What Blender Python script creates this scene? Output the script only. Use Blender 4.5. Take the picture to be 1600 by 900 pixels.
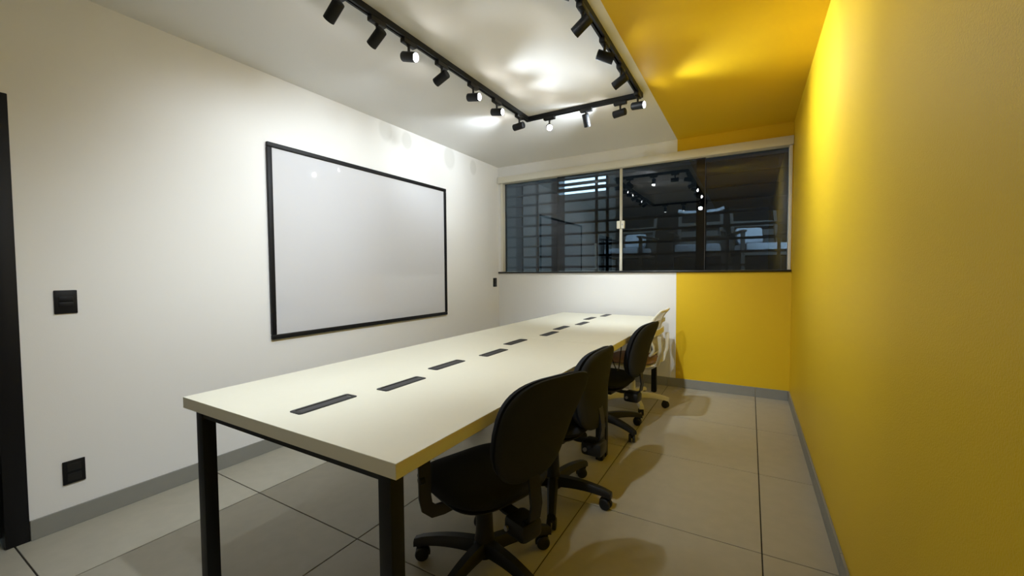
import bpy, bmesh, math, random
from mathutils import Vector, Matrix
random.seed(7)
for o in list(bpy.data.objects): bpy.data.objects.remove(o, do_unlink=True)
S = bpy.context.scene
COL = S.collection
PI = math.pi

# ------------------------------------------------------------------ dimensions (metres)
W, D, H = 3.1676, 4.5557, 2.5647        # room: left wall x=0, right wall x=W, window wall y=D
NEAR = -1.1                             # wall behind the camera
STRIP = 2.1732                          # where the yellow paint begins on ceiling and window wall
SILL, WTOP = 1.205, 2.432
BB = 0.093

# ------------------------------------------------------------------ camera
F, YAW, PITCH, ROLL = 641.26, 0.5249, 0.0381, -0.0069
fw = Vector((-math.sin(YAW)*math.cos(PITCH), math.cos(YAW)*math.cos(PITCH), -math.sin(PITCH)))
r0 = Vector((math.cos(YAW), math.sin(YAW), 0)); u0 = r0.cross(fw)
rt = math.cos(ROLL)*r0 + math.sin(ROLL)*u0
up = -math.sin(ROLL)*r0 + math.cos(ROLL)*u0
cam = bpy.data.cameras.new('camera'); cam.sensor_width = 36; cam.sensor_fit = 'HORIZONTAL'
cam.lens = F/1600*36; cam.clip_start = 0.02; cam.clip_end = 100
co = bpy.data.objects.new('camera', cam); COL.objects.link(co)
co.matrix_world = Matrix(((rt.x, up.x, -fw.x, 2.8336), (rt.y, up.y, -fw.y, 0.0), (rt.z, up.z, -fw.z, 1.2136), (0, 0, 0, 1)))
S.camera = co

# ------------------------------------------------------------------ world, exposure
S.view_settings.view_transform = 'Standard'; S.view_settings.look = 'None'
S.view_settings.gamma = 1.0; S.view_settings.use_curve_mapping = False
S.view_settings.exposure = 1.90
LAMP_W = 18.0                            # power of one track spotlight
LAMP_COL = (0.82, 0.912, 1.0)
wd = bpy.data.worlds.new('sky'); S.world = wd; wd.use_nodes = True
bg = wd.node_tree.nodes['Background']; bg.inputs[0].default_value = (0.62, 0.86, 1.0, 1); bg.inputs[1].default_value = 3.6

# ------------------------------------------------------------------ materials
def srgb(r, g, b):
    f = lambda c: (c/255)/12.92 if c/255 <= .04045 else ((c/255+.055)/1.055)**2.4
    return (f(r), f(g), f(b), 1)
def mat(name, col, rough=.5, spec=.5, metal=0, noise=None, bump=None, emit=None, coat=0):
    m = bpy.data.materials.new(name); m.use_nodes = True
    n, l = m.node_tree.nodes, m.node_tree.links
    p = n['Principled BSDF']
    p.inputs['Base Color'].default_value = col; p.inputs['Roughness'].default_value = rough
    p.inputs['Specular IOR Level'].default_value = spec; p.inputs['Metallic'].default_value = metal
    p.inputs['Coat Weight'].default_value = coat
    tc = n.new('ShaderNodeTexCoord')
    if noise:                            # (scale, amount, detail)
        t = n.new('ShaderNodeTexNoise'); t.inputs['Scale'].default_value = noise[0]; t.inputs['Detail'].default_value = noise[2]
        l.new(tc.outputs['Object'], t.inputs['Vector'])
        mx = n.new('ShaderNodeMix'); mx.data_type = 'RGBA'; mx.name = 'mottle'
        mx.inputs[6].default_value = tuple(c*(1-noise[1]) for c in col[:3])+(1,)
        mx.inputs[7].default_value = tuple(min(1, c*(1+noise[1])) for c in col[:3])+(1,)
        l.new(t.outputs['Fac'], mx.inputs[0]); l.new(mx.outputs[2], p.inputs['Base Color'])
    if bump:                             # (scale, strength, distance)
        t = n.new('ShaderNodeTexNoise'); t.inputs['Scale'].default_value = bump[0]; t.inputs['Detail'].default_value = 3
        l.new(tc.outputs['Object'], t.inputs['Vector'])
        b = n.new('ShaderNodeBump'); b.inputs['Strength'].default_value = bump[1]; b.inputs['Distance'].default_value = bump[2]
        l.new(t.outputs['Fac'], b.inputs['Height']); l.new(b.outputs['Normal'], p.inputs['Normal'])
    if emit:
        p.inputs['Emission Color'].default_value = emit[0]; p.inputs['Emission Strength'].default_value = emit[1]
    return m
WHITE = (0.82, 0.81, 0.785, 1); YEL = (0.745, 0.488, 0.009, 1)
def paint_mat(name, split=False, stains=()):
    m = mat(name, WHITE, rough=.55, spec=.35, bump=(230, .12, .002))
    n, l = m.node_tree.nodes, m.node_tree.links; p = n['Principled BSDF']
    tc = n.new('ShaderNodeTexCoord')
    if split:
        sx = n.new('ShaderNodeSeparateXYZ'); l.new(tc.outputs['Object'], sx.inputs[0])
        gt = n.new('ShaderNodeMath'); gt.operation = 'GREATER_THAN'; gt.inputs[1].default_value = STRIP
        l.new(sx.outputs['X'], gt.inputs[0])
        mx = n.new('ShaderNodeMix'); mx.data_type = 'RGBA'; mx.inputs[6].default_value = WHITE; mx.inputs[7].default_value = YEL
        l.new(gt.outputs[0], mx.inputs[0]); l.new(mx.outputs[2], p.inputs['Base Color'])
    last = None
    for (y, z, r) in stains:             # touched-up paint blotches
        v = n.new('ShaderNodeVectorMath'); v.operation = 'SUBTRACT'; v.inputs[1].default_value = (0, y, z)
        l.new(tc.outputs['Object'], v.inputs[0])
        sc = n.new('ShaderNodeVectorMath'); sc.operation = 'MULTIPLY'; sc.inputs[1].default_value = (0, 1, .75)
        l.new(v.outputs[0], sc.inputs[0])
        ln = n.new('ShaderNodeVectorMath'); ln.operation = 'LENGTH'; l.new(sc.outputs[0], ln.inputs[0])
        mr = n.new('ShaderNodeMapRange'); mr.inputs[1].default_value = r*.75; mr.inputs[2].default_value = r*1.05
        mr.inputs[3].default_value = 1; mr.inputs[4].default_value = 0; l.new(ln.outputs['Value'], mr.inputs[0])
        if last is None: last = mr.outputs[0]
        else:
            a = n.new('ShaderNodeMath'); a.operation = 'MAXIMUM'; l.new(last, a.inputs[0]); l.new(mr.outputs[0], a.inputs[1]); last = a.outputs[0]
    if last is not None:
        mx = n.new('ShaderNodeMix'); mx.data_type = 'RGBA'; mx.inputs[6].default_value = WHITE; mx.inputs[7].default_value = (.72, .71, .68, 1)
        l.new(last, mx.inputs[0]); l.new(mx.outputs[2], p.inputs['Base Color'])
    return m
M = {}
M['wall_white'] = paint_mat('white wall paint', stains=((2.66, 2.50, .085), (2.92, 2.47, .07), (3.56, 2.46, .10), (4.0, 2.45, .07)))
M['wall_split'] = paint_mat('white and yellow paint', split=True)
M['yellow'] = mat('yellow wall paint', YEL, rough=.5, spec=.4, bump=(260, .35, .003))
M['tile'] = mat('porcelain tile', srgb(170, 164, 147), rough=.38, spec=.45, noise=(14, .10, 9), bump=(60, .04, .001))
M['grout'] = mat('dark grout', srgb(48, 43, 34), rough=.9)
M['baseboard'] = mat('grey porcelain skirting', srgb(140, 139, 131), rough=.5, noise=(12, .06, 4))
M['laminate'] = mat('off white laminate', srgb(226, 222, 203), rough=.42, spec=.4, noise=(30, .015, 3))
M['black_metal'] = mat('black powder coated steel', (.007, .008, .010, 1), rough=.5, spec=.3)
M['black_frame'] = mat('black lacquered aluminium', (.006, .006, .007, 1), rough=.5, spec=.25)
M['black_plastic'] = mat('black plastic', (.010, .010, .010, 1), rough=.45, spec=.4)
M['slot_grey'] = mat('dark grey plastic lid', (.032, .031, .034, 1), rough=.5)
M['fabric'] = mat('black upholstery fabric', (.021, .022, .025, 1), rough=.95, spec=.2, noise=(600, .3, 2), bump=(900, .3, .001))
M['shell'] = mat('charcoal fabric back', (.030, .031, .032, 1), rough=.95, spec=.2, noise=(600, .25, 2), bump=(900, .25, .001))
M['rubber'] = mat('black castor wheel', (.006, .006, .006, 1), rough=.55)
M['steel'] = mat('bright steel', (.55, .55, .55, 1), rough=.3, metal=1)
M['board'] = mat('glossy whiteboard enamel', (.62, .62, .64, 1), rough=.045, spec=.5)
M['trim_white'] = mat('white aluminium', srgb(222, 218, 204), rough=.4)
M['granite'] = mat('black granite sill', (.006, .006, .006, 1), rough=.3)
M['lens'] = mat('lit lamp lens', (1, 1, 1, 1), emit=((1, .97, .92, 1), 28.0))
M['white_plastic'] = mat('white plastic', srgb(226, 222, 205), rough=.4)
M['seat_rose'] = mat('dusty brown seat fabric', srgb(150, 118, 100), rough=.95, bump=(700, .3, .001))
M['concrete'] = mat('grey outdoor render', srgb(128, 126, 122), rough=.9, noise=(4, .15, 5))
M['dark_ext'] = mat('dark outdoor surface', srgb(22, 21, 20), rough=.9)
M['cushion'] = mat('pale blue grey cushion', srgb(200, 205, 215), rough=.9)
M['dark_wood'] = mat('grey brown outdoor frame', srgb(84, 80, 76), rough=.6, noise=(20, .2, 4))
def glass_mat():
    m = bpy.data.materials.new('dark tinted window glass'); m.use_nodes = True
    n, l = m.node_tree.nodes, m.node_tree.links; n.remove(n['Principled BSDF'])
    t = n.new('ShaderNodeBsdfTransparent'); t.inputs[0].default_value = (.33, .355, .375, 1)
    g = n.new('ShaderNodeBsdfGlossy'); g.inputs['Roughness'].default_value = 0.0; g.inputs[0].default_value = (1, 1, 1, 1)
    fr = n.new('ShaderNodeFresnel'); fr.inputs['IOR'].default_value = 1.5
    mx = n.new('ShaderNodeMixShader'); l.new(fr.outputs[0], mx.inputs[0]); l.new(t.outputs[0], mx.inputs[1]); l.new(g.outputs[0], mx.inputs[2])
    l.new(mx.outputs[0], n['Material Output'].inputs[0]); return m
M['glass'] = glass_mat()
def mesh_mat():
    m = mat('pale woven mesh', srgb(205, 198, 170), rough=.8)
    n, l = m.node_tree.nodes, m.node_tree.links; p = n['Principled BSDF']
    t = n.new('ShaderNodeBsdfTransparent'); mx = n.new('ShaderNodeMixShader'); mx.inputs[0].default_value = .72
    l.new(t.outputs[0], mx.inputs[1]); l.new(p.outputs[0], mx.inputs[2]); l.new(mx.outputs[0], n['Material Output'].inputs[0]); return m
M['mesh'] = mesh_mat()

# ------------------------------------------------------------------ mesh helpers
def box(bm, x0, x1, y0, y1, z0, z1, bev=0, mtx=None):
    vs = [bm.verts.new((x, y, z)) for x in (x0, x1) for y in (y0, y1) for z in (z0, z1)]
    fs = [bm.faces.new([vs[i] for i in q]) for q in ((0,1,3,2),(4,6,7,5),(0,4,5,1),(2,3,7,6),(0,2,6,4),(1,5,7,3))]
    if mtx: bmesh.ops.transform(bm, matrix=mtx, verts=vs)
    if bev:
        es = list({e for f in fs for e in f.edges})
        bmesh.ops.bevel(bm, geom=es, offset=bev, segments=2, profile=.5, affect='EDGES')
def rings(bm, loops, cap=True, closed=False):
    vl = [[bm.verts.new(p) for p in lp] for lp in loops]
    n = len(vl[0]); k = len(vl)
    for i in range(k if closed else k-1):
        a, b = vl[i], vl[(i+1) % k]
        for j in range(n):
            bm.faces.new((a[j], a[(j+1) % n], b[(j+1) % n], b[j]))
    if cap and not closed:
        bm.faces.new(list(reversed(vl[0]))); bm.faces.new(vl[-1])
def frame_of(d):
    d = Vector(d).normalized(); a = Vector((0, 0, 1)) if abs(d.z) < .95 else Vector((1, 0, 0))
    u = a.cross(d).normalized(); return u, d.cross(u), d
def lathe(bm, origin, d, prof, seg=24, cap=True):      # prof: list of (distance along d, radius)
    u, v, d = frame_of(d); o = Vector(origin)
    rings(bm, [[o + d*t + (u*math.cos(2*PI*j/seg) + v*math.sin(2*PI*j/seg))*r for j in range(seg)] for t, r in prof], cap)
def cyl(bm, a, b, r, seg=16, r2=None):
    a, b = Vector(a), Vector(b); lathe(bm, a, b-a, [(0, r), ((b-a).length, r if r2 is None else r2)], seg)
def sweep(bm, pts, prof, upv=(0, 0, 1), closed=False, scale=None):   # prof: list of 2D offsets (side, up)
    pts = [Vector(p) for p in pts]; n = len(pts); loops = []
    for i, p in enumerate(pts):
        if closed: t = pts[(i+1) % n]-pts[i-1]
        else: t = pts[min(i+1, n-1)]-pts[max(i-1, 0)]
        t.normalize(); s = t.cross(Vector(upv)).normalized(); w = s.cross(t)
        k = scale[i] if scale else 1
        loops.append([p + s*a*k + w*b*k for a, b in prof])
    rings(bm, loops, not closed, closed)
def circ(r, n=10, ry=None): return [(r*math.cos(2*PI*i/n), (ry or r)*math.sin(2*PI*i/n)) for i in range(n)]
def rect(a, b): return [(-a, -b), (a, -b), (a, b), (-a, b)]
def obj(name, bm, m, parent=None, smooth=True, loc=None):
    bmesh.ops.recalc_face_normals(bm, faces=bm.faces)
    me = bpy.data.meshes.new(name); bm.to_mesh(me); bm.free(); me.materials.append(m)
    if smooth:
        for p in me.polygons: p.use_smooth = True
        me.set_sharp_from_angle(angle=math.radians(38))
    o = bpy.data.objects.new(name, me); COL.objects.link(o)
    if parent: o.parent = parent
    if loc: o.location = loc
    return o
def B(name, dims, m, parent=None, bev=0):
    bm = bmesh.new(); box(bm, *dims, bev=bev); return obj(name, bm, m, parent, smooth=bev > 0)
def share(name, me, parent, loc=(0, 0, 0), rotz=0):
    o = bpy.data.objects.new(name, me); COL.objects.link(o); o.parent = parent; o.location = loc; o.rotation_euler = (0, 0, rotz); return o
def tag(o, label, cat, group=None):
    o['label'] = label; o['category'] = cat
    if group: o['group'] = group
    return o
def thing(name, label, cat, loc=(0, 0, 0), rotz=0, group=None):
    o = bpy.data.objects.new(name, None); COL.objects.link(o); o.location = loc; o.rotation_euler = (0, 0, rotz); o.empty_display_size = .1
    return tag(o, label, cat, group)
def struct(o, label, cat):
    o['kind'] = 'structure'; return tag(o, label, cat)
def copy_tree(o, parent=None):
    c = o.copy(); COL.objects.link(c); c.parent = parent
    for ch in list(o.children): copy_tree(ch, c)
    return c

# ================================================================== ROOM SHELL
T = .15
# floor with single porcelain tiles
fl = B('floor', (-.3, W+T, NEAR-T, D+T, -.06, -.004), M['grout'])
struct(fl, 'floor of large square beige porcelain tiles with dark joints', 'floor')
gx = [-.311, .4921, 1.2952, 2.0962, 2.8952, 3.695]
gy = [-1.165, -.366, .432, 1.2274, 2.0190, 2.8165, 3.6116, 4.4075, 5.20]
J = .0027
for i in range(len(gx)-1):
    for j in range(len(gy)-1):
        x0, x1 = max(gx[i]+J, -.3), min(gx[i+1]-J, W); y0, y1 = max(gy[j]+J, NEAR), min(gy[j+1]-J, D)
        if y0 > .44 and x0 < 0: x0 = 0.0
        bm = bmesh.new(); box(bm, x0, x1, y0, y1, -.02, 0, bev=.0012); obj('tile', bm, M['tile'], fl, smooth=False)
ce = B('ceiling', (-T, W+T, NEAR-T, D+T, H, H+.12), M['wall_split'])
struct(ce, 'white painted ceiling with a yellow band along one side', 'ceiling')
# left wall with the doorway near the camera
DY0, DY1, DZ = -.45, .478, 2.012
bm = bmesh.new()
box(bm, -T, 0, DY1, D+T, 0, H); box(bm, -T, 0, NEAR-T, DY0, 0, H); box(bm, -T, 0, DY0, DY1, DZ, H)
struct(obj('wall_left', bm, M['wall_white'], smooth=False), 'long white wall carrying the whiteboard', 'wall')
struct(B('wall_right', (W, W+T, NEAR-T, D+T, 0, H), M['yellow']), 'long bright yellow wall without openings', 'wall')
struct(B('wall_near', (0, W, NEAR-T, NEAR, 0, H), M['wall_white']), 'plain white wall facing the window', 'wall')
bm = bmesh.new()
box(bm, 0, W, D, D+T, 0, SILL); box(bm, 0, W, D, D+T, WTOP, H); box(bm, 0, .040, D, D+T, SILL, WTOP); box(bm, 3.158, W, D, D+T, SILL, WTOP)
struct(obj('wall_back', bm, M['wall_split'], smooth=False), 'window wall painted half white and half yellow', 'wall')
# baseboards in tile-long pieces
def baseboard(name, label, axis, a0, a1, cuts, fixed, side):
    e = bpy.data.objects.new(name, None); COL.objects.link(e); struct(e, label, 'baseboard')
    cs = [a0]+[c for c in cuts if a0+.02 < c < a1-.02]+[a1]
    for s, t in zip(cs[:-1], cs[1:]):
        bm = bmesh.new()
        f0, f1 = (fixed, fixed+side*.010) if side > 0 else (fixed-.010, fixed)
        if axis == 'y': box(bm, f0, f1, s+.001, t-.001, 0, BB, bev=.0015)
        else: box(bm, s+.001, t-.001, f0, f1, 0, BB, bev=.0015)
        obj('skirting_tile', bm, M['baseboard'], e, smooth=False)
baseboard('baseboard_left', 'grey tile skirting under the whiteboard wall', 'y', DY1, D, gy, 0, 1)
baseboard('baseboard_right', 'grey tile skirting along the yellow wall', 'y', NEAR, D, gy, W, -1)
baseboard('baseboard_back', 'grey tile skirting under the window', 'x', .011, W-.011, gx, D, -1)
# door frame and leaf
dr = bpy.data.objects.new('door_1', None); COL.objects.link(dr); struct(dr, 'black steel door and frame beside the light switch', 'door')
bm = bmesh.new(); box(bm, -T, .006, .405, DY1, 0, DZ, bev=.003); obj('door_jamb', bm, M['black_frame'], dr)
bm = bmesh.new(); box(bm, -T, .006, DY0, DY0+.073, 0, DZ, bev=.003); obj('door_jamb', bm, M['black_frame'], dr)
bm = bmesh.new(); box(bm, -T, .006, DY0+.073, .405, DZ-.073, DZ, bev=.003); obj('door_head', bm, M['black_frame'], dr)
lf = B('door_leaf', (-T, -T+.04, DY0+.073, .405, .008, DZ-.073), M['black_frame'], dr)
bm = bmesh.new(); cyl(bm, (-T+.04, -.30, 1.0), (-T+.08, -.30, 1.0), .009); cyl(bm, (-T+.075, -.31, 1.0), (-T+.075, -.19, 1.0), .008); obj('handle', bm, M['steel'], lf)

# ================================================================== WINDOW
wn = bpy.data.objects.new('window_1', None); COL.objects.link(wn); struct(wn, 'wide dark glass sliding window with white header and black sill', 'window')
bm = bmesh.new(); box(bm, .012, W-.004, D-.045, D+.10, 2.352, WTOP, bev=.004); obj('window_header', bm, M['trim_white'], wn)
bm = bmesh.new(); box(bm, .002, W-.004, D-.022, D+.12, SILL-.004, SILL+.016, bev=.002); obj('window_sill', bm, M['granite'], wn)
bm = bmesh.new(); box(bm, .042, .068, D-.012, D+.09, SILL+.016, 2.352, bev=.002); obj('window_jamb', bm, M['trim_white'], wn)
bm = bmesh.new(); box(bm, 3.134, 3.158, D-.012, D+.09, SILL+.016, 2.352, bev=.002); obj('window_jamb', bm, M['trim_white'], wn)
for x0, x1, y in ((.07, .90, D+.055), (.82, 1.583, D+.020), (1.597, 2.435, D+.020), (2.35, 3.132, D+.055)):
    B('glass_pane', (x0, x1, y, y+.008, SILL+.018, 2.352), M['glass'], wn)
for x0, x1 in ((1.576, 1.5885), (1.5915, 1.604)):
    bm = bmesh.new(); box(bm, x0, x1, D+.008, D+.034, SILL+.018, 2.350, bev=.003); obj('meeting_strip', bm, M['trim_white'], wn)
bm = bmesh.new(); box(bm, 2.433, 2.4375, D+.018, D+.030, SILL+.018, 2.350); obj('pane_edge', bm, M['slot_grey'], wn, smooth=False)
lt = None
for x0, x1 in ((1.548, 1.587), (1.593, 1.632)):
    bm = bmesh.new(); box(bm, x0, x1, D-.012, D+.036, 1.69, 1.775, bev=.006); lt = obj('latch', bm, M['white_plastic'], wn)
bm = bmesh.new(); cyl(bm, (1.612, D-.012, 1.733), (1.612, D-.017, 1.733), .008); obj('latch_keyhole', bm, M['steel'], lt)

# ================================================================== COURTYARD BEHIND THE GLASS
CZ0 = 1.10                               # courtyard ground is higher than the room floor
struct(B('floor_courtyard', (-3, 6, D+T, 8.3, CZ0-.12, CZ0), M['concrete']), 'raised concrete courtyard ground outside the window', 'ground')
bm = bmesh.new()                         # far wall with a clerestory gap to the sky
box(bm, -3, .75, 8.0, 8.2, CZ0, 2.82); box(bm, -3, -.74, 8.0, 8.2, 2.82, 3.5); box(bm, .42, .75, 8.0, 8.2, 2.82, 3.5)
wcy = struct(obj('wall_courtyard', bm, M['concrete'], smooth=False), 'grey courtyard wall with a bright opening under the roof', 'wall')
for z, h in ((2.875, .012), (2.925, .010), (3.01, .03), (3.17, .02)):
    bm = bmesh.new(); box(bm, -.76, .44, 7.96, 7.99, z-h, z+h); obj('opening_slat', bm, M['black_metal'], wcy, smooth=False)
struct(B('wall_courtyard_dark', (.75, 6, 7.3, 8.2, CZ0, 3.5), M['dark_ext']), 'courtyard wall coloured dark as shade behind the patio armchairs', 'wall')  # dark colour stands in for the unlit right side of the courtyard
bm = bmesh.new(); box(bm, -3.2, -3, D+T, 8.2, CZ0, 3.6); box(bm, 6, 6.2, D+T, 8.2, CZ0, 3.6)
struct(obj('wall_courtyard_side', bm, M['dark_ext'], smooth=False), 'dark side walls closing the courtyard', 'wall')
bm = bmesh.new(); box(bm, -3.2, 6.2, D+T, 6.0, 3.5, 3.62); box(bm, -3.2, 6.2, 6.5, 8.2, 3.5, 3.62); box(bm, -3.2, 1.8, 6.0, 6.5, 3.5, 3.62); box(bm, 2.6, 6.2, 6.0, 6.5, 3.5, 3.62)  # unseen roof holds back the sky; gap added to brighten the armchairs
struct(obj('roof_courtyard', bm, M['dark_ext'], smooth=False), 'unseen dark courtyard roof with a light well added to light the armchairs', 'roof')
gr = thing('security_grille', 'dark metal security grille of horizontal bars behind the window glass', 'grille', (0, 5.2, CZ0))
for i in range(10):
    z = .02 + .147*i
    bm = bmesh.new(); box(bm, -.9, 3.9, -.012, .012, z, z+.028); obj('bar', bm, M['black_metal'], gr, smooth=False)
for x in (-.9, -.06, .225, .50, 1.09, 1.235, 2.345, 3.1, 3.87):
    w = .05 if x in (.50, 2.345, -.06) else .016
    bm = bmesh.new(); box(bm, x-w, x+w, .013, .045, 0, 1.7); obj('post', bm, M['black_metal'], gr, smooth=False)
bm = bmesh.new(); cyl(bm, (1.108, -.05, .15), (1.108, -.05, .48), .012)
for z in (.18, .45): cyl(bm, (1.108, -.05, z), (1.108, .015, z), .006)
obj('pull_handle', bm, M['trim_white'], gr)
def patio_chair(loc, rz, label, pillow=None):
    t = thing('patio_armchair', label, 'chair', loc, rz, 'armchairs in the courtyard')
    for sx in (-1, 1):
        for sy, h in ((1, .58), (-1, .58)):
            bm = bmesh.new(); box(bm, sx*.29-.02, sx*.29+.02, sy*.27-.02, sy*.27+.02, 0, h); obj('leg', bm, M['dark_wood'], t, smooth=False)
        bm = bmesh.new(); box(bm, sx*.29-.03, sx*.29+.03, -.33, .33, .58, .605, bev=.006); obj('armrest', bm, M['dark_wood'], t)
        bm = bmesh.new(); sweep(bm, [(sx*.26, -.24, .30), (sx*.26, -.30, .60), (sx*.26, -.40, .93)], rect(.02, .02), upv=(1, 0, 0)); obj('back_post', bm, M['dark_wood'], t, smooth=False)
    bm = bmesh.new(); sweep(bm, [(-.29, -.39, .965), (-.2, -.405, .94), (0, -.41, .93), (.2, -.405, .94), (.29, -.39, .965)], rect(.014, .02)); obj('top_rail', bm, M['cushion' if pillow is None else 'dark_ext'], t)
    bm = bmesh.new(); box(bm, -.29, .29, -.27, .29, .30, .34); obj('seat_frame', bm, M['dark_wood'], t, smooth=False)
    bm = bmesh.new(); box(bm, -.26, .26, -.22, .30, .34, .45, bev=.03); obj('seat_cushion', bm, M['cushion'], t)
    for z in (.50, .62, .74):
        k = (z-.3)/.63; bm = bmesh.new(); box(bm, -.25, .25, -.012, .012, -.04, .04, mtx=Matrix.Translation((0, -.25-.15*k, z))@Matrix.Rotation(.25, 4, 'X')); obj('back_slat', bm, M['dark_wood'], t, smooth=False)
    if pillow is not None:
        bm = bmesh.new(); box(bm, -.16, .16, -.05, .05, -.11, .11, bev=.04, mtx=Matrix.Translation((pillow, -.24, .57))@Matrix.Rotation(.3, 4, 'X')); obj('back_cushion', bm, M['cushion'], t)
    return t
patio_chair((2.25, 5.86, CZ0), math.radians(182), 'pale patio armchair outside the glass, right of the window latch')
patio_chair((1.28, 6.15, CZ0), math.radians(170), 'patio armchair with pale cushion outside the glass, directly behind the window latch', 0.0)
patio_chair((2.96, 6.05, CZ0), math.radians(196), 'patio armchair outside the glass nearest the yellow wall', .08)

# ================================================================== WALL FITTINGS
wb = thing('whiteboard', 'large white magnetic board in a thin black frame on the left wall', 'whiteboard', (0, 2.53, .764))
hw, hh, fwid = .9387, 1.3416, .032
B('writing_surface', (.002, .012, -hw+.02, hw-.02, .02, hh-.02), M['board'], wb)
for a0, a1, b0, b1 in ((-hw, hw, 0, fwid), (-hw, hw, hh-fwid, hh), (-hw, -hw+fwid, fwid, hh-fwid), (hw-fwid, hw, fwid, hh-fwid)):
    bm = bmesh.new(); box(bm, .001, .024, a0, a1, b0, b1, bev=.005); obj('frame_rail', bm, M['black_frame'], wb)
def plate(name, label, cat, y, z, kind):
    t = thing(name, label, cat, (0, y, z))
    bm = bmesh.new(); box(bm, 0, .008, -.039, .039, -.056, .056, bev=.003); obj('plate', bm, M['black_frame'], t)
    if kind == 'switch':
        for s in (-1, 1):
            bm = bmesh.new(); box(bm, .007, .0105, -.024, .024, s*.013-.012, s*.013+.012, bev=.0015); obj('rocker', bm, M['black_frame'], t)
    else:
        for s in (-1, 1):
            bm = bmesh.new(); box(bm, .007, .0095, -.024, .024, s*.024-.018, s*.024+.018, bev=.0015); k = obj('socket', bm, M['black_plastic'], t)
            bm = bmesh.new()
            for dy in (-.009, 0, .009): cyl(bm, (.0094, dy, s*.024+(.003 if dy == 0 else 0)), (.0099, dy, s*.024+(.003 if dy == 0 else 0)), .0024, 8)
            obj('pin_hole', bm, M['rubber'], k)
plate('light_switch', 'black light switch plate at hand height beside the door', 'switch', .626, 1.087, 'switch')
plate('power_outlet', 'black double power outlet low on the wall above the skirting', 'outlet', .627, .263, 'outlet')
plate('power_outlet', 'small black outlet plate on white wall beside the window corner', 'outlet', 4.452, 1.087, 'outlet')

# ================================================================== TABLES
TZ, TT = .75, .0417
def table(label, y0, y1, ly0, ly1, slots):
    x0, x1 = .978, 2.095
    t = thing('work_table', label, 'table', ((x0+x1)/2, (y0+y1)/2, 0), 0, 'work tables pushed end to end')
    cx, cy = (x0+x1)/2, (y0+y1)/2
    bm = bmesh.new(); box(bm, x0-cx, x1-cx, y0-cy, y1-cy, TZ-TT, TZ, bev=.0015); obj('tabletop', bm, M['laminate'], t, smooth=False)
    lw = .047; lx0, lx1 = .990, 2.037-lw
    for lx in (lx0, lx1):
        for ly in (ly0, ly1):
            bm = bmesh.new(); box(bm, lx-cx, lx+lw-cx, ly-cy, ly+lw-cy, 0.006, TZ-TT, bev=.002); g = obj('leg', bm, M['black_metal'], t)
            bm = bmesh.new(); cyl(bm, (lx+lw/2-cx, ly+lw/2-cy, 0), (lx+lw/2-cx, ly+lw/2-cy, .008), .018); obj('foot', bm, M['rubber'], g)
        B('side_rail', (lx+.004-cx, lx+.043-cx, ly0+lw-cy, ly1-cy, TZ-TT-.042, TZ-TT), M['black_metal'], t)
    for ly in (ly0, ly1):
        B('end_rail', (lx0+lw-cx, lx1-cx, ly+.004-cy, ly+.043-cy, TZ-TT-.042, TZ-TT), M['black_metal'], t)
    bm = bmesh.new(); box(bm, 1.44-cx, 1.62-cx, y0+.25-cy, y1-.25-cy, TZ-TT-.05, TZ-TT-.042); 
    for yy in (y0+.3, (y0+y1)/2, y1-.3):
        box(bm, 1.438-cx, 1.444-cx, yy-cy-.02, yy-cy+.02, TZ-TT-.05, TZ-TT); box(bm, 1.616-cx, 1.622-cx, yy-cy-.02, yy-cy+.02, TZ-TT-.05, TZ-TT)
    obj('cable_tray', bm, M['black_metal'], t, smooth=False)
    for sx, sy in slots:
        hx, hy = .031, .116
        bm = bmesh.new()
        P0 = [(math.copysign(hx-.01, math.cos(a))+.01*math.cos(a), math.copysign(hy-.01, math.sin(a))+.01*math.sin(a)) for a in [PI/4*k/3+(PI/2)*q+PI/24 for q in range(4) for k in (0, 1.7, 3.4, 5)]]
        def lp(k, z): return [(p[0]*(1-k/hx)+sx-cx, p[1]*(1-k/hy)+sy-cy, z) for p in P0]
        rings(bm, [lp(0, TZ-.001), lp(0, TZ+.002), lp(.002, TZ+.003), lp(.0125, TZ+.003), lp(.0135, TZ+.0006)], cap=False)
        s = obj('cable_slot', bm, M['black_plastic'], t)
        B('slot_lid', (sx-cx-.018, sx-cx+.018, sy-cy-.098, sy-cy+.098, TZ-.0005, TZ+.0012), M['slot_grey'], s)
    return t
table('near off-white work table with black steel legs, bare end towards the door', .7058, 2.5670, .742, 2.515,
      ((1.530, .917), (1.578, 1.245), (1.520, 1.612), (1.559, 1.988), (1.492, 2.362)))
table('far off-white work table with its end against the window wall', 2.5730, 4.3869, 2.580, 4.235,
      ((1.535, 2.80), (1.489, 3.137), (1.537, 3.497), (1.466, 3.905), (1.520, 4.25)))
for pts, lab in (([(1.98, 2.86, .706), (1.98, 2.88, .63), (1.985, 2.94, .54), (1.99, 3.0, .480), (1.99, 3.05, .480), (1.985, 3.10, .54), (1.98, 3.16, .63), (1.98, 3.19, .706)], 'thin black power cable looping below the far table edge'),):
    fine = []
    for i in range(len(pts)-1):
        for k in range(4): fine.append(Vector(pts[i]).lerp(Vector(pts[i+1]), k/4))
    fine.append(Vector(pts[-1]))
    bm = bmesh.new(); sweep(bm, fine, circ(.004, 6), upv=(.3, .9, .1)); tag(obj('power_cable', bm, M['rubber']), lab, 'cable')

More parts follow.
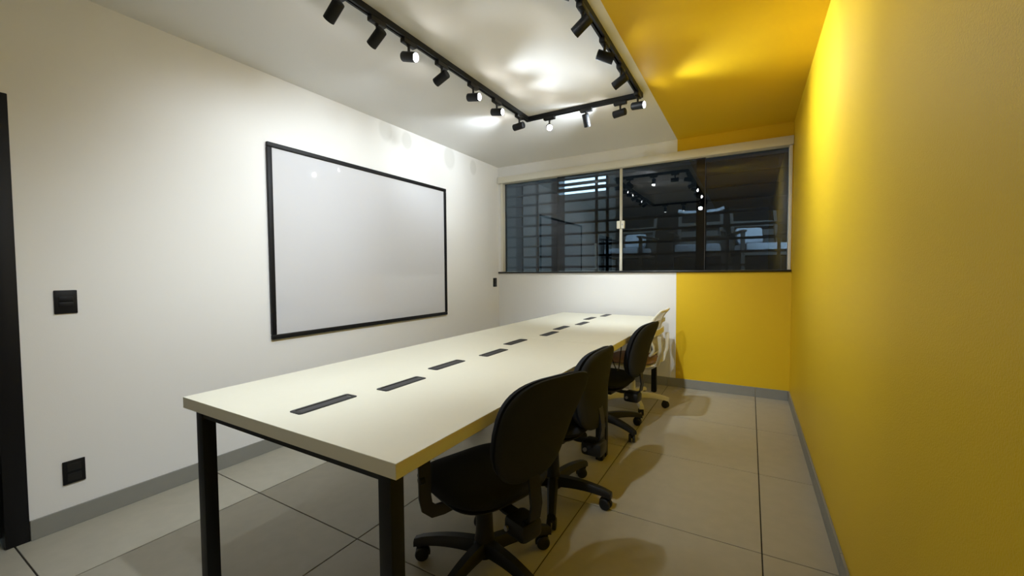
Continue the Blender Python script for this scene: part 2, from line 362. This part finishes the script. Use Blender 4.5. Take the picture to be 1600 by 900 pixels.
# ================================================================== OFFICE CHAIRS (local: faces +X, hub at origin)
def sgn(a): return (a > 0)-(a < 0)
def pad(bm, wmap, hx, hy, e, tf, tb, nr=9, na=44):
    """superelliptic cushion; wmap(a, b, t) turns pad coordinates (a across, b along, t thickness) into 3D"""
    def loop(r, t):
        out = []
        for j in range(na):
            th = 2*PI*j/na; c, s = math.cos(th), math.sin(th)
            out.append(wmap(r*hx*sgn(c)*abs(c)**(2/e), r*hy*sgn(s)*abs(s)**(2/e), t))
        return out
    L = []
    rs = [.02, .3, .55, .75, .88, .95, .985]
    for r in rs: L.append(loop(r, tf*(1-r**7)**.5))
    L.append(loop(1.0, 0))
    for r in reversed(rs): L.append(loop(r, -tb*(1-r**7)**.5))
    rings(bm, L, True)
def star_base(t, a0, m, R=.28, hubz=.11):
    bm = bmesh.new(); lathe(bm, (0, 0, .055), (0, 0, 1), [(0, .036), (.008, .046), (.062, .046), (.075, .034), (.078, .03)], 24); obj('base_hub', bm, m, t)
    bl = bmesh.new()
    n = 9; pts = []; loops = []
    for i in range(n):
        k = i/(n-1); x = .03+(R-.005)*k; z = .098-.018*k**2+(.008*math.sin(PI*k)); w = .029-.009*k; h = .026-.010*k
        if k == 1: z -= .004
        loops.append([(x, w*a, z+h*b) for a, b in ((-1, -.9), (1, -.9), (1, .3), (.6, 1), (-.6, 1), (-1, .3))])
    rings(bl, loops); bmesh.ops.recalc_face_normals(bl, faces=bl.faces)
    first = obj('base_leg', bl, m, t)
    for i in range(5):
        a = a0+i*2*PI/5
        if i == 0: first.rotation_euler = (0, 0, a)
        else: share('base_leg', first.data, t, rotz=a)
    cp = cw = None
    for i in range(5):
        a = a0+i*2*PI/5; sw = a+random.uniform(-.9, .9)
        if cp is None:
            bm = bmesh.new(); cyl(bm, (0, 0, .05), (0, 0, .083), .008, 10)
            sweep(bm, [(-.030*math.cos(q), 0, .030+.031*math.sin(q)) for q in [PI*k/10 for k in range(-1, 8)]], rect(.010, .004), upv=(0, 1, 0))
            k = obj('caster', bm, M['rubber'], t); cp = k.data
            k.location = (R*math.cos(a), R*math.sin(a), 0); k.rotation_euler = (0, 0, sw)
            for s in (-1, 1):
                if cw is None:
                    bm = bmesh.new(); lathe(bm, (0, -.009, .029), (0, 1, 0), [(0, .021), (.002, .027), (.005, .029), (.013, .029), (.017, .026), (.018, .015)], 20)
                    w = obj('wheel', bm, M['rubber'], k); cw = w.data
                else: w = share('wheel', cw, k)
                w.location = (-.006, s*.0135, 0)
        else:
            k = share('caster', cp, t, (R*math.cos(a), R*math.sin(a), 0), sw)
            for s in (-1, 1): share('wheel', cw, k, (-.006, s*.0135, 0))
def task_chair(label, x, y, a, base, arms=False, top=.845, lean=0.0, seatz=.43, R=.28, bo=0.0, bw=.205):
    """a: direction from hub to backrest"""
    t = thing('task_chair', label, 'chair', (x, y, 0), a+PI, 'black task chairs along the table')
    sz = seatz
    def seat_map(p, q, h):               # p across (y), q along (x)
        droop = -.016*max(0, (q-.10)/.13)**2
        return (q+.01, p, sz-.035+h+droop+.012*(p/.24)**2)
    bm = bmesh.new(); pad(bm, seat_map, .238, .228, 3.2, .036, .030); obj('seat', bm, M['fabric'], t)
    bm = bmesh.new(); pad(bm, lambda p, q, h: (q+.005, p, sz-.072+h), .20, .19, 3.2, .012, .018); obj('seat_pan', bm, M['black_plastic'], t)
    zb = top-.385
    def back_map(p, q, h):               # p across, q along height (-.18...18)
        k = (q+.18)/.36
        bx = bo-.265-(.085+lean)*k-.02*k*k + .018*math.sin(PI*k) + .55*p*p
        width = .78+.27*min(1, max(0, k))**.8
        return (bx+h, p*width, zb+.385*k)
    bm = bmesh.new(); pad(bm, back_map, bw, .185, 3.4, .048, .004); obj('backrest', bm, M['fabric'], t)
    bm = bmesh.new(); pad(bm, lambda p, q, h: back_map(p, q, h-.016), bw+.004, .189, 3.4, .007, .022); obj('back_shell', bm, M['shell'], t)
    bm = bmesh.new(); sweep(bm, [(-.05, 0, sz-.10), (-.15, 0, sz-.115), (-.25, 0, sz-.11), (bo-.295, 0, sz-.085), (bo-.305, 0, sz-.03), (bo-.298, 0, sz+.03), (bo-.285, 0, sz+.10), (bo-.29, 0, sz+.16)], rect(.026, .005), upv=(0.2, 0, 1)); obj('back_support', bm, M['black_plastic'], t)
    bm = bmesh.new(); box(bm, -.10, .09, -.075, .075, sz-.135, sz-.088, bev=.012); m_ = obj('mechanism', bm, M['black_plastic'], t)
    bm = bmesh.new(); box(bm, -.29, -.18, -.05, .05, sz-.172, sz-.10, bev=.018); obj('back_adjuster', bm, M['black_plastic'], t)
    bm = bmesh.new(); cyl(bm, (-.21, .055, sz-.135), (-.21, .064, sz-.135), .010, 14); obj('bolt', bm, M['steel'], m_)
    bm = bmesh.new(); cyl(bm, (-.02, -.07, sz-.11), (0.0, -.20, sz-.115), .005, 8); cyl(bm, (0, -.20, sz-.115), (.002, -.245, sz-.115), .010, 10); obj('lever', bm, M['black_plastic'], m_)
    bm = bmesh.new(); lathe(bm, (0, 0, .125), (0, 0, 1), [(0, .042), (.03, .036), (.13, .033), (.135, .024), (sz-.26, .024)], 20); obj('gas_column', bm, M['black_plastic'], t)
    star_base(t, base-(a+PI), M['black_plastic'], R=R)
    if arms:
        for s in (-1, 1):
            bm = bmesh.new(); sweep(bm, [(.0, s*.10, sz-.095), (.0, s*.19, sz-.10), (.0, s*.235, sz-.095), (.0, s*.262, sz-.07), (.0, s*.270, sz-.03), (.0, s*.272, sz+.10), (.0, s*.272, sz+.20)], rect(.024, .004), upv=(1, 0, 0))
            # profile turned so that the bar is wide along the seat
            ar = obj('arm_bracket', bm, M['slot_grey'], t)
            bm = bmesh.new(); cyl(bm, (.0, s*.274, sz+.035), (.0, s*.292, sz+.035), .014, 14); obj('knob', bm, M['black_plastic'], ar)
            bm = bmesh.new(); box(bm, -.06, .17, s*.272-.035, s*.272+.035, sz+.20, sz+.225, bev=.01); obj('arm_pad', bm, M['black_plastic'], ar)
    return t
R_ = math.radians
task_chair('black task chair nearest the camera, with charcoal back and arm brackets', 1.905, 1.365, R_(-19), R_(55.3), arms=True, seatz=.425, lean=.045, top=.872, bw=.192)
task_chair('black task chair second from the camera, beside the joint between the tables', 1.928, 1.99, R_(-3), R_(5), top=.83, seatz=.465, lean=-.07, R=.29, bo=.025)
task_chair('black task chair third from the camera, next to the white chair', 1.865, 3.06, R_(-6), R_(-30), lean=.0, R=.30)

def mesh_chair(label, x, y, a, base):
    t = thing('mesh_chair', label, 'chair', (x, y, 0), a+PI)
    sz = .46
    bm = bmesh.new(); pad(bm, lambda p, q, h: (q+.01, p, sz-.03+h-.03*max(0, (q-.1)/.13)**2), .225, .225, 3.4, .032, .02); obj('seat', bm, M['seat_rose'], t)
    bm = bmesh.new(); pad(bm, lambda p, q, h: (q+.005, p, sz-.058+h-.03*max(0, (q-.1)/.13)**2), .232, .232, 3.4, .012, .016); obj('seat_pan', bm, M['white_plastic'], t)
    def prof(k):                         # S-curved back profile: (x, z)
        P = [(-.205, .50), (-.245, .56), (-.215, .66), (-.22, .74), (-.245, .815), (-.29, .875)]
        f = k*(len(P)-1); i = min(int(f), len(P)-2); u = f-i
        g = lambda j: P[max(0, min(len(P)-1, j))]
        p0, p1, p2, p3 = g(i-1), g(i), g(i+1), g(i+2)
        cr = lambda c: .5*((2*p1[c])+(-p0[c]+p2[c])*u+(2*p0[c]-5*p1[c]+4*p2[c]-p3[c])*u*u+(-p0[c]+3*p1[c]-3*p2[c]+p3[c])*u**3)
        return cr(0), cr(1)
    def pos(p, k): x_, z_ = prof(k); return (x_+.35*p*p, p, z_)
    out = []
    hwid = lambda k: .17+.045*math.sin(PI*min(1, k*.9+.05))
    for i in range(17): k = i/16; out.append(pos(hwid(k), k))
    for i in range(1, 8): u = 1-2*i/8; out.append(pos(hwid(1)*u, 1))
    for i in range(17): k = 1-i/16; out.append(pos(-hwid(k), k))
    for i in range(1, 8): u = -1+2*i/8; out.append(pos(hwid(0)*u, 0))
    bm = bmesh.new(); sweep(bm, out, circ(.011, 8), upv=(1, 0, .25), closed=True); obj('back_frame', bm, M['white_plastic'], t)
    bm = bmesh.new(); g = [[bm.verts.new(pos(hwid(i/16)*(-1+2*j/10), i/16)) for j in range(11)] for i in range(17)]
    for i in range(16):
        for j in range(10): bm.faces.new((g[i][j], g[i][j+1], g[i+1][j+1], g[i+1][j]))
    obj('back_mesh', bm, M['mesh'], t)
    bm = bmesh.new(); sweep(bm, [(lambda q: (q[0]-.03, q[1], q[2]))(pos(-.19+.38*j/10, .47)) for j in range(11)], rect(.006, .025)); obj('lumbar_band', bm, M['white_plastic'], t)
    for s in (-1, 1):
        bm = bmesh.new(); sweep(bm, [(-.05, s*.06, sz-.085), (-.17, s*.09, sz-.09), (-.245, s*.12, sz-.04), (-.275, s*.14, sz+.06), (-.27, s*.17, sz+.20)], rect(.014, .009), upv=(0, 1, 0)); obj('back_arm', bm, M['white_plastic'], t)
    bm = bmesh.new(); box(bm, -.11, .09, -.075, .075, sz-.125, sz-.075, bev=.012); obj('mechanism', bm, M['white_plastic'], t)
    bm = bmesh.new(); lathe(bm, (0, 0, .125), (0, 0, 1), [(0, .030), (.10, .028), (.102, .020), (sz-.24, .020)], 20); obj('gas_column', bm, M['white_plastic'], t)
    star_base(t, base-(a+PI), M['white_plastic'], R=.29)
    return t
mesh_chair('white framed mesh-back chair with brown seat, farthest from the camera', 1.92, 3.75, R_(-1), R_(10))

# ================================================================== TRACK LIGHTING
TX0, TX1, TY0, TY1 = 1.138, 2.098, .48, 3.224
RZ = H-.033
tk = thing('light_track', 'black rectangular lighting track fixed to the white ceiling', 'light track', ((TX0+TX1)/2, (TY0+TY1)/2, H))
tcx, tcy = (TX0+TX1)/2, (TY0+TY1)/2
def rail(x0, x1, y0, y1, along):
    bm = bmesh.new(); w = .017; g = .005
    # channel section: top plate and two lips
    if along == 'y':
        box(bm, x0-w, x0+w, y0, y1, -.012, -.0005); box(bm, x0-w, x0-g, y0, y1, -.033, -.012); box(bm, x0+g, x0+w, y0, y1, -.033, -.012)
    else:
        box(bm, x0, x1, y0-w, y0+w, -.012, -.0005); box(bm, x0, x1, y0-w, y0-g, -.033, -.012); box(bm, x0, x1, y0+g, y0+w, -.033, -.012)
    obj('rail', bm, M['black_metal'], tk, smooth=False)
for x in (TX0, TX1): rail(x-tcx, 0, TY0+.02-tcy, TY1-.02-tcy, 'y')
for y in (TY0, TY1): rail(TX0+.02-tcx, TX1-.02-tcx, y-tcy, 0, 'x')
for x in (TX0, TX1):
    for y in (TY0, TY1):
        bm = bmesh.new(); box(bm, x-tcx-.019, x-tcx+.019, y-tcy-.019, y-tcy+.019, -.034, -.0005, bev=.001); obj('corner_joint', bm, M['black_metal'], tk)
NL = 0
def spotlight(label, x, y, along, d, pw=1.0):
    global NL
    t = thing('track_spotlight', label, 'spotlight', (x, y, RZ), 0, 'spotlights on the ceiling track')
    d = Vector(d).normalized()
    bm = bmesh.new()
    if along == 'y': box(bm, -.0175, .0175, -.05, .05, -.026, -.0005, bev=.004)
    else: box(bm, -.05, .05, -.0175, .0175, -.026, -.0005, bev=.004)
    obj('adapter', bm, M['black_plastic'], t)
    c = Vector((0, 0, -.088))            # pivot inside the head
    bm = bmesh.new(); cyl(bm, (0, 0, -.024), (0, 0, -.030), .013, 14); cyl(bm, (0, 0, -.030), c, .0075, 12); obj('stem', bm, M['black_plastic'], t)
    bm = bmesh.new(); a = c-d*.046; L = .100; r = .0275
    lathe(bm, a, d, [(0, r-.006), (.002, r-.002), (.005, r), (L, r), (L, r-.003), (L-.010, r-.0035), (L-.011, r-.004)], 28)
    hd = obj('lamp_head', bm, M['black_metal'], t)
    bm = bmesh.new(); e = a+d*(L-.008); lathe(bm, e, d, [(0, .0228), (.002, .0225), (.003, .018)], 24); obj('lens', bm, M['lens'], hd)
    ld = bpy.data.lights.new('spot_beam', 'SPOT'); ld.energy = LAMP_W*pw; ld.color = LAMP_COL; ld.spot_size = R_(84); ld.spot_blend = 1.0; ld.shadow_soft_size = .03
    lo = bpy.data.objects.new('spot_beam', ld); COL.objects.link(lo); lo.parent = t
    lo.location = a+d*(L+.002); lo.rotation_euler = d.to_track_quat('-Z', 'Y').to_euler()
    NL += 1
    return t
LAMPS = [
 ('black spotlight on the left rail, cut off by the top edge of the photo', TX0, 1.290, 'y', (-.80, 0, -.58), .2),
 ('black spotlight on the left rail tilted down towards the whiteboard, nearest whole one', TX0, 1.545, 'y', (-.84, 0, -.54), .28),
 ('lit black spotlight on the left rail, nearest of its three facing right', TX0, 1.775, 'y', (.95, .05, -.28), .3),
 ('black spotlight on the left rail tilted left, between two lit ones', TX0, 2.065, 'y', (-.93, 0, -.36), .5),
 ('lit black spotlight on the left rail, middle one of three facing right', TX0, 2.405, 'y', (.98, .03, -.16), .65),
 ('lit black spotlight on the left rail, farthest of three facing right', TX0, 2.715, 'y', (.98, .03, -.17), .65),
 ('black spotlight at the far end of the left rail turned to the left wall', TX0, 3.070, 'y', (-.98, .12, -.04), .55),
 ('glaring spotlight on the short far rail aimed at the camera', 1.345, TY1, 'x', (.42, -.82, -.40), .5),
 ('spotlight hanging straight down in the middle of the short far rail', 1.672, TY1, 'x', (.03, .50, -.86), 1.8),
 ('black spotlight on the short far rail nearest its right corner, turned left', 1.948, TY1, 'x', (-.97, .20, -.04)),
 ('lit spotlight at the corner of far and right rails facing the yellow wall', TX1, 3.150, 'y', (.95, -.24, -.14), .8),
 ('lit spotlight on the right rail cut off by the top edge of the photo', TX1, 1.700, 'y', (.78, .55, -.28), .35),
 ('black spotlight on the right rail tilted down to the left, nearest of two', TX1, 1.990, 'y', (-.86, .10, -.50), .75),
 ('spotlight on the right rail tilted down to the yellow wall', TX1, 2.345, 'y', (.84, .42, -.34), .65),
 ('black spotlight on the right rail tilted down to the left, farther of two', TX1, 2.690, 'y', (-.90, .14, -.42), .75),
 ('spotlight hanging straight down on the near rail, left of two', 1.36, TY0, 'x', (0, .1, -1), .3),
 ('spotlight hanging straight down on the near rail, right of two', 1.70, TY0, 'x', (0, .1, -1), .3),
 ('spotlight on the near rail aimed towards the window', 2.00, TY0, 'x', (.05, .85, -.52), 2.0),
 ('spotlight on the right rail above the camera turned down to the left, farther of two', TX1, 1.30, 'y', (-.64, .08, -.77), 1.0),
 ('spotlight on the right rail above the camera turned down to the left, nearer of two', TX1, .85, 'y', (-.64, .03, -.77), 1.0),
]
for l in LAMPS: spotlight(*l)
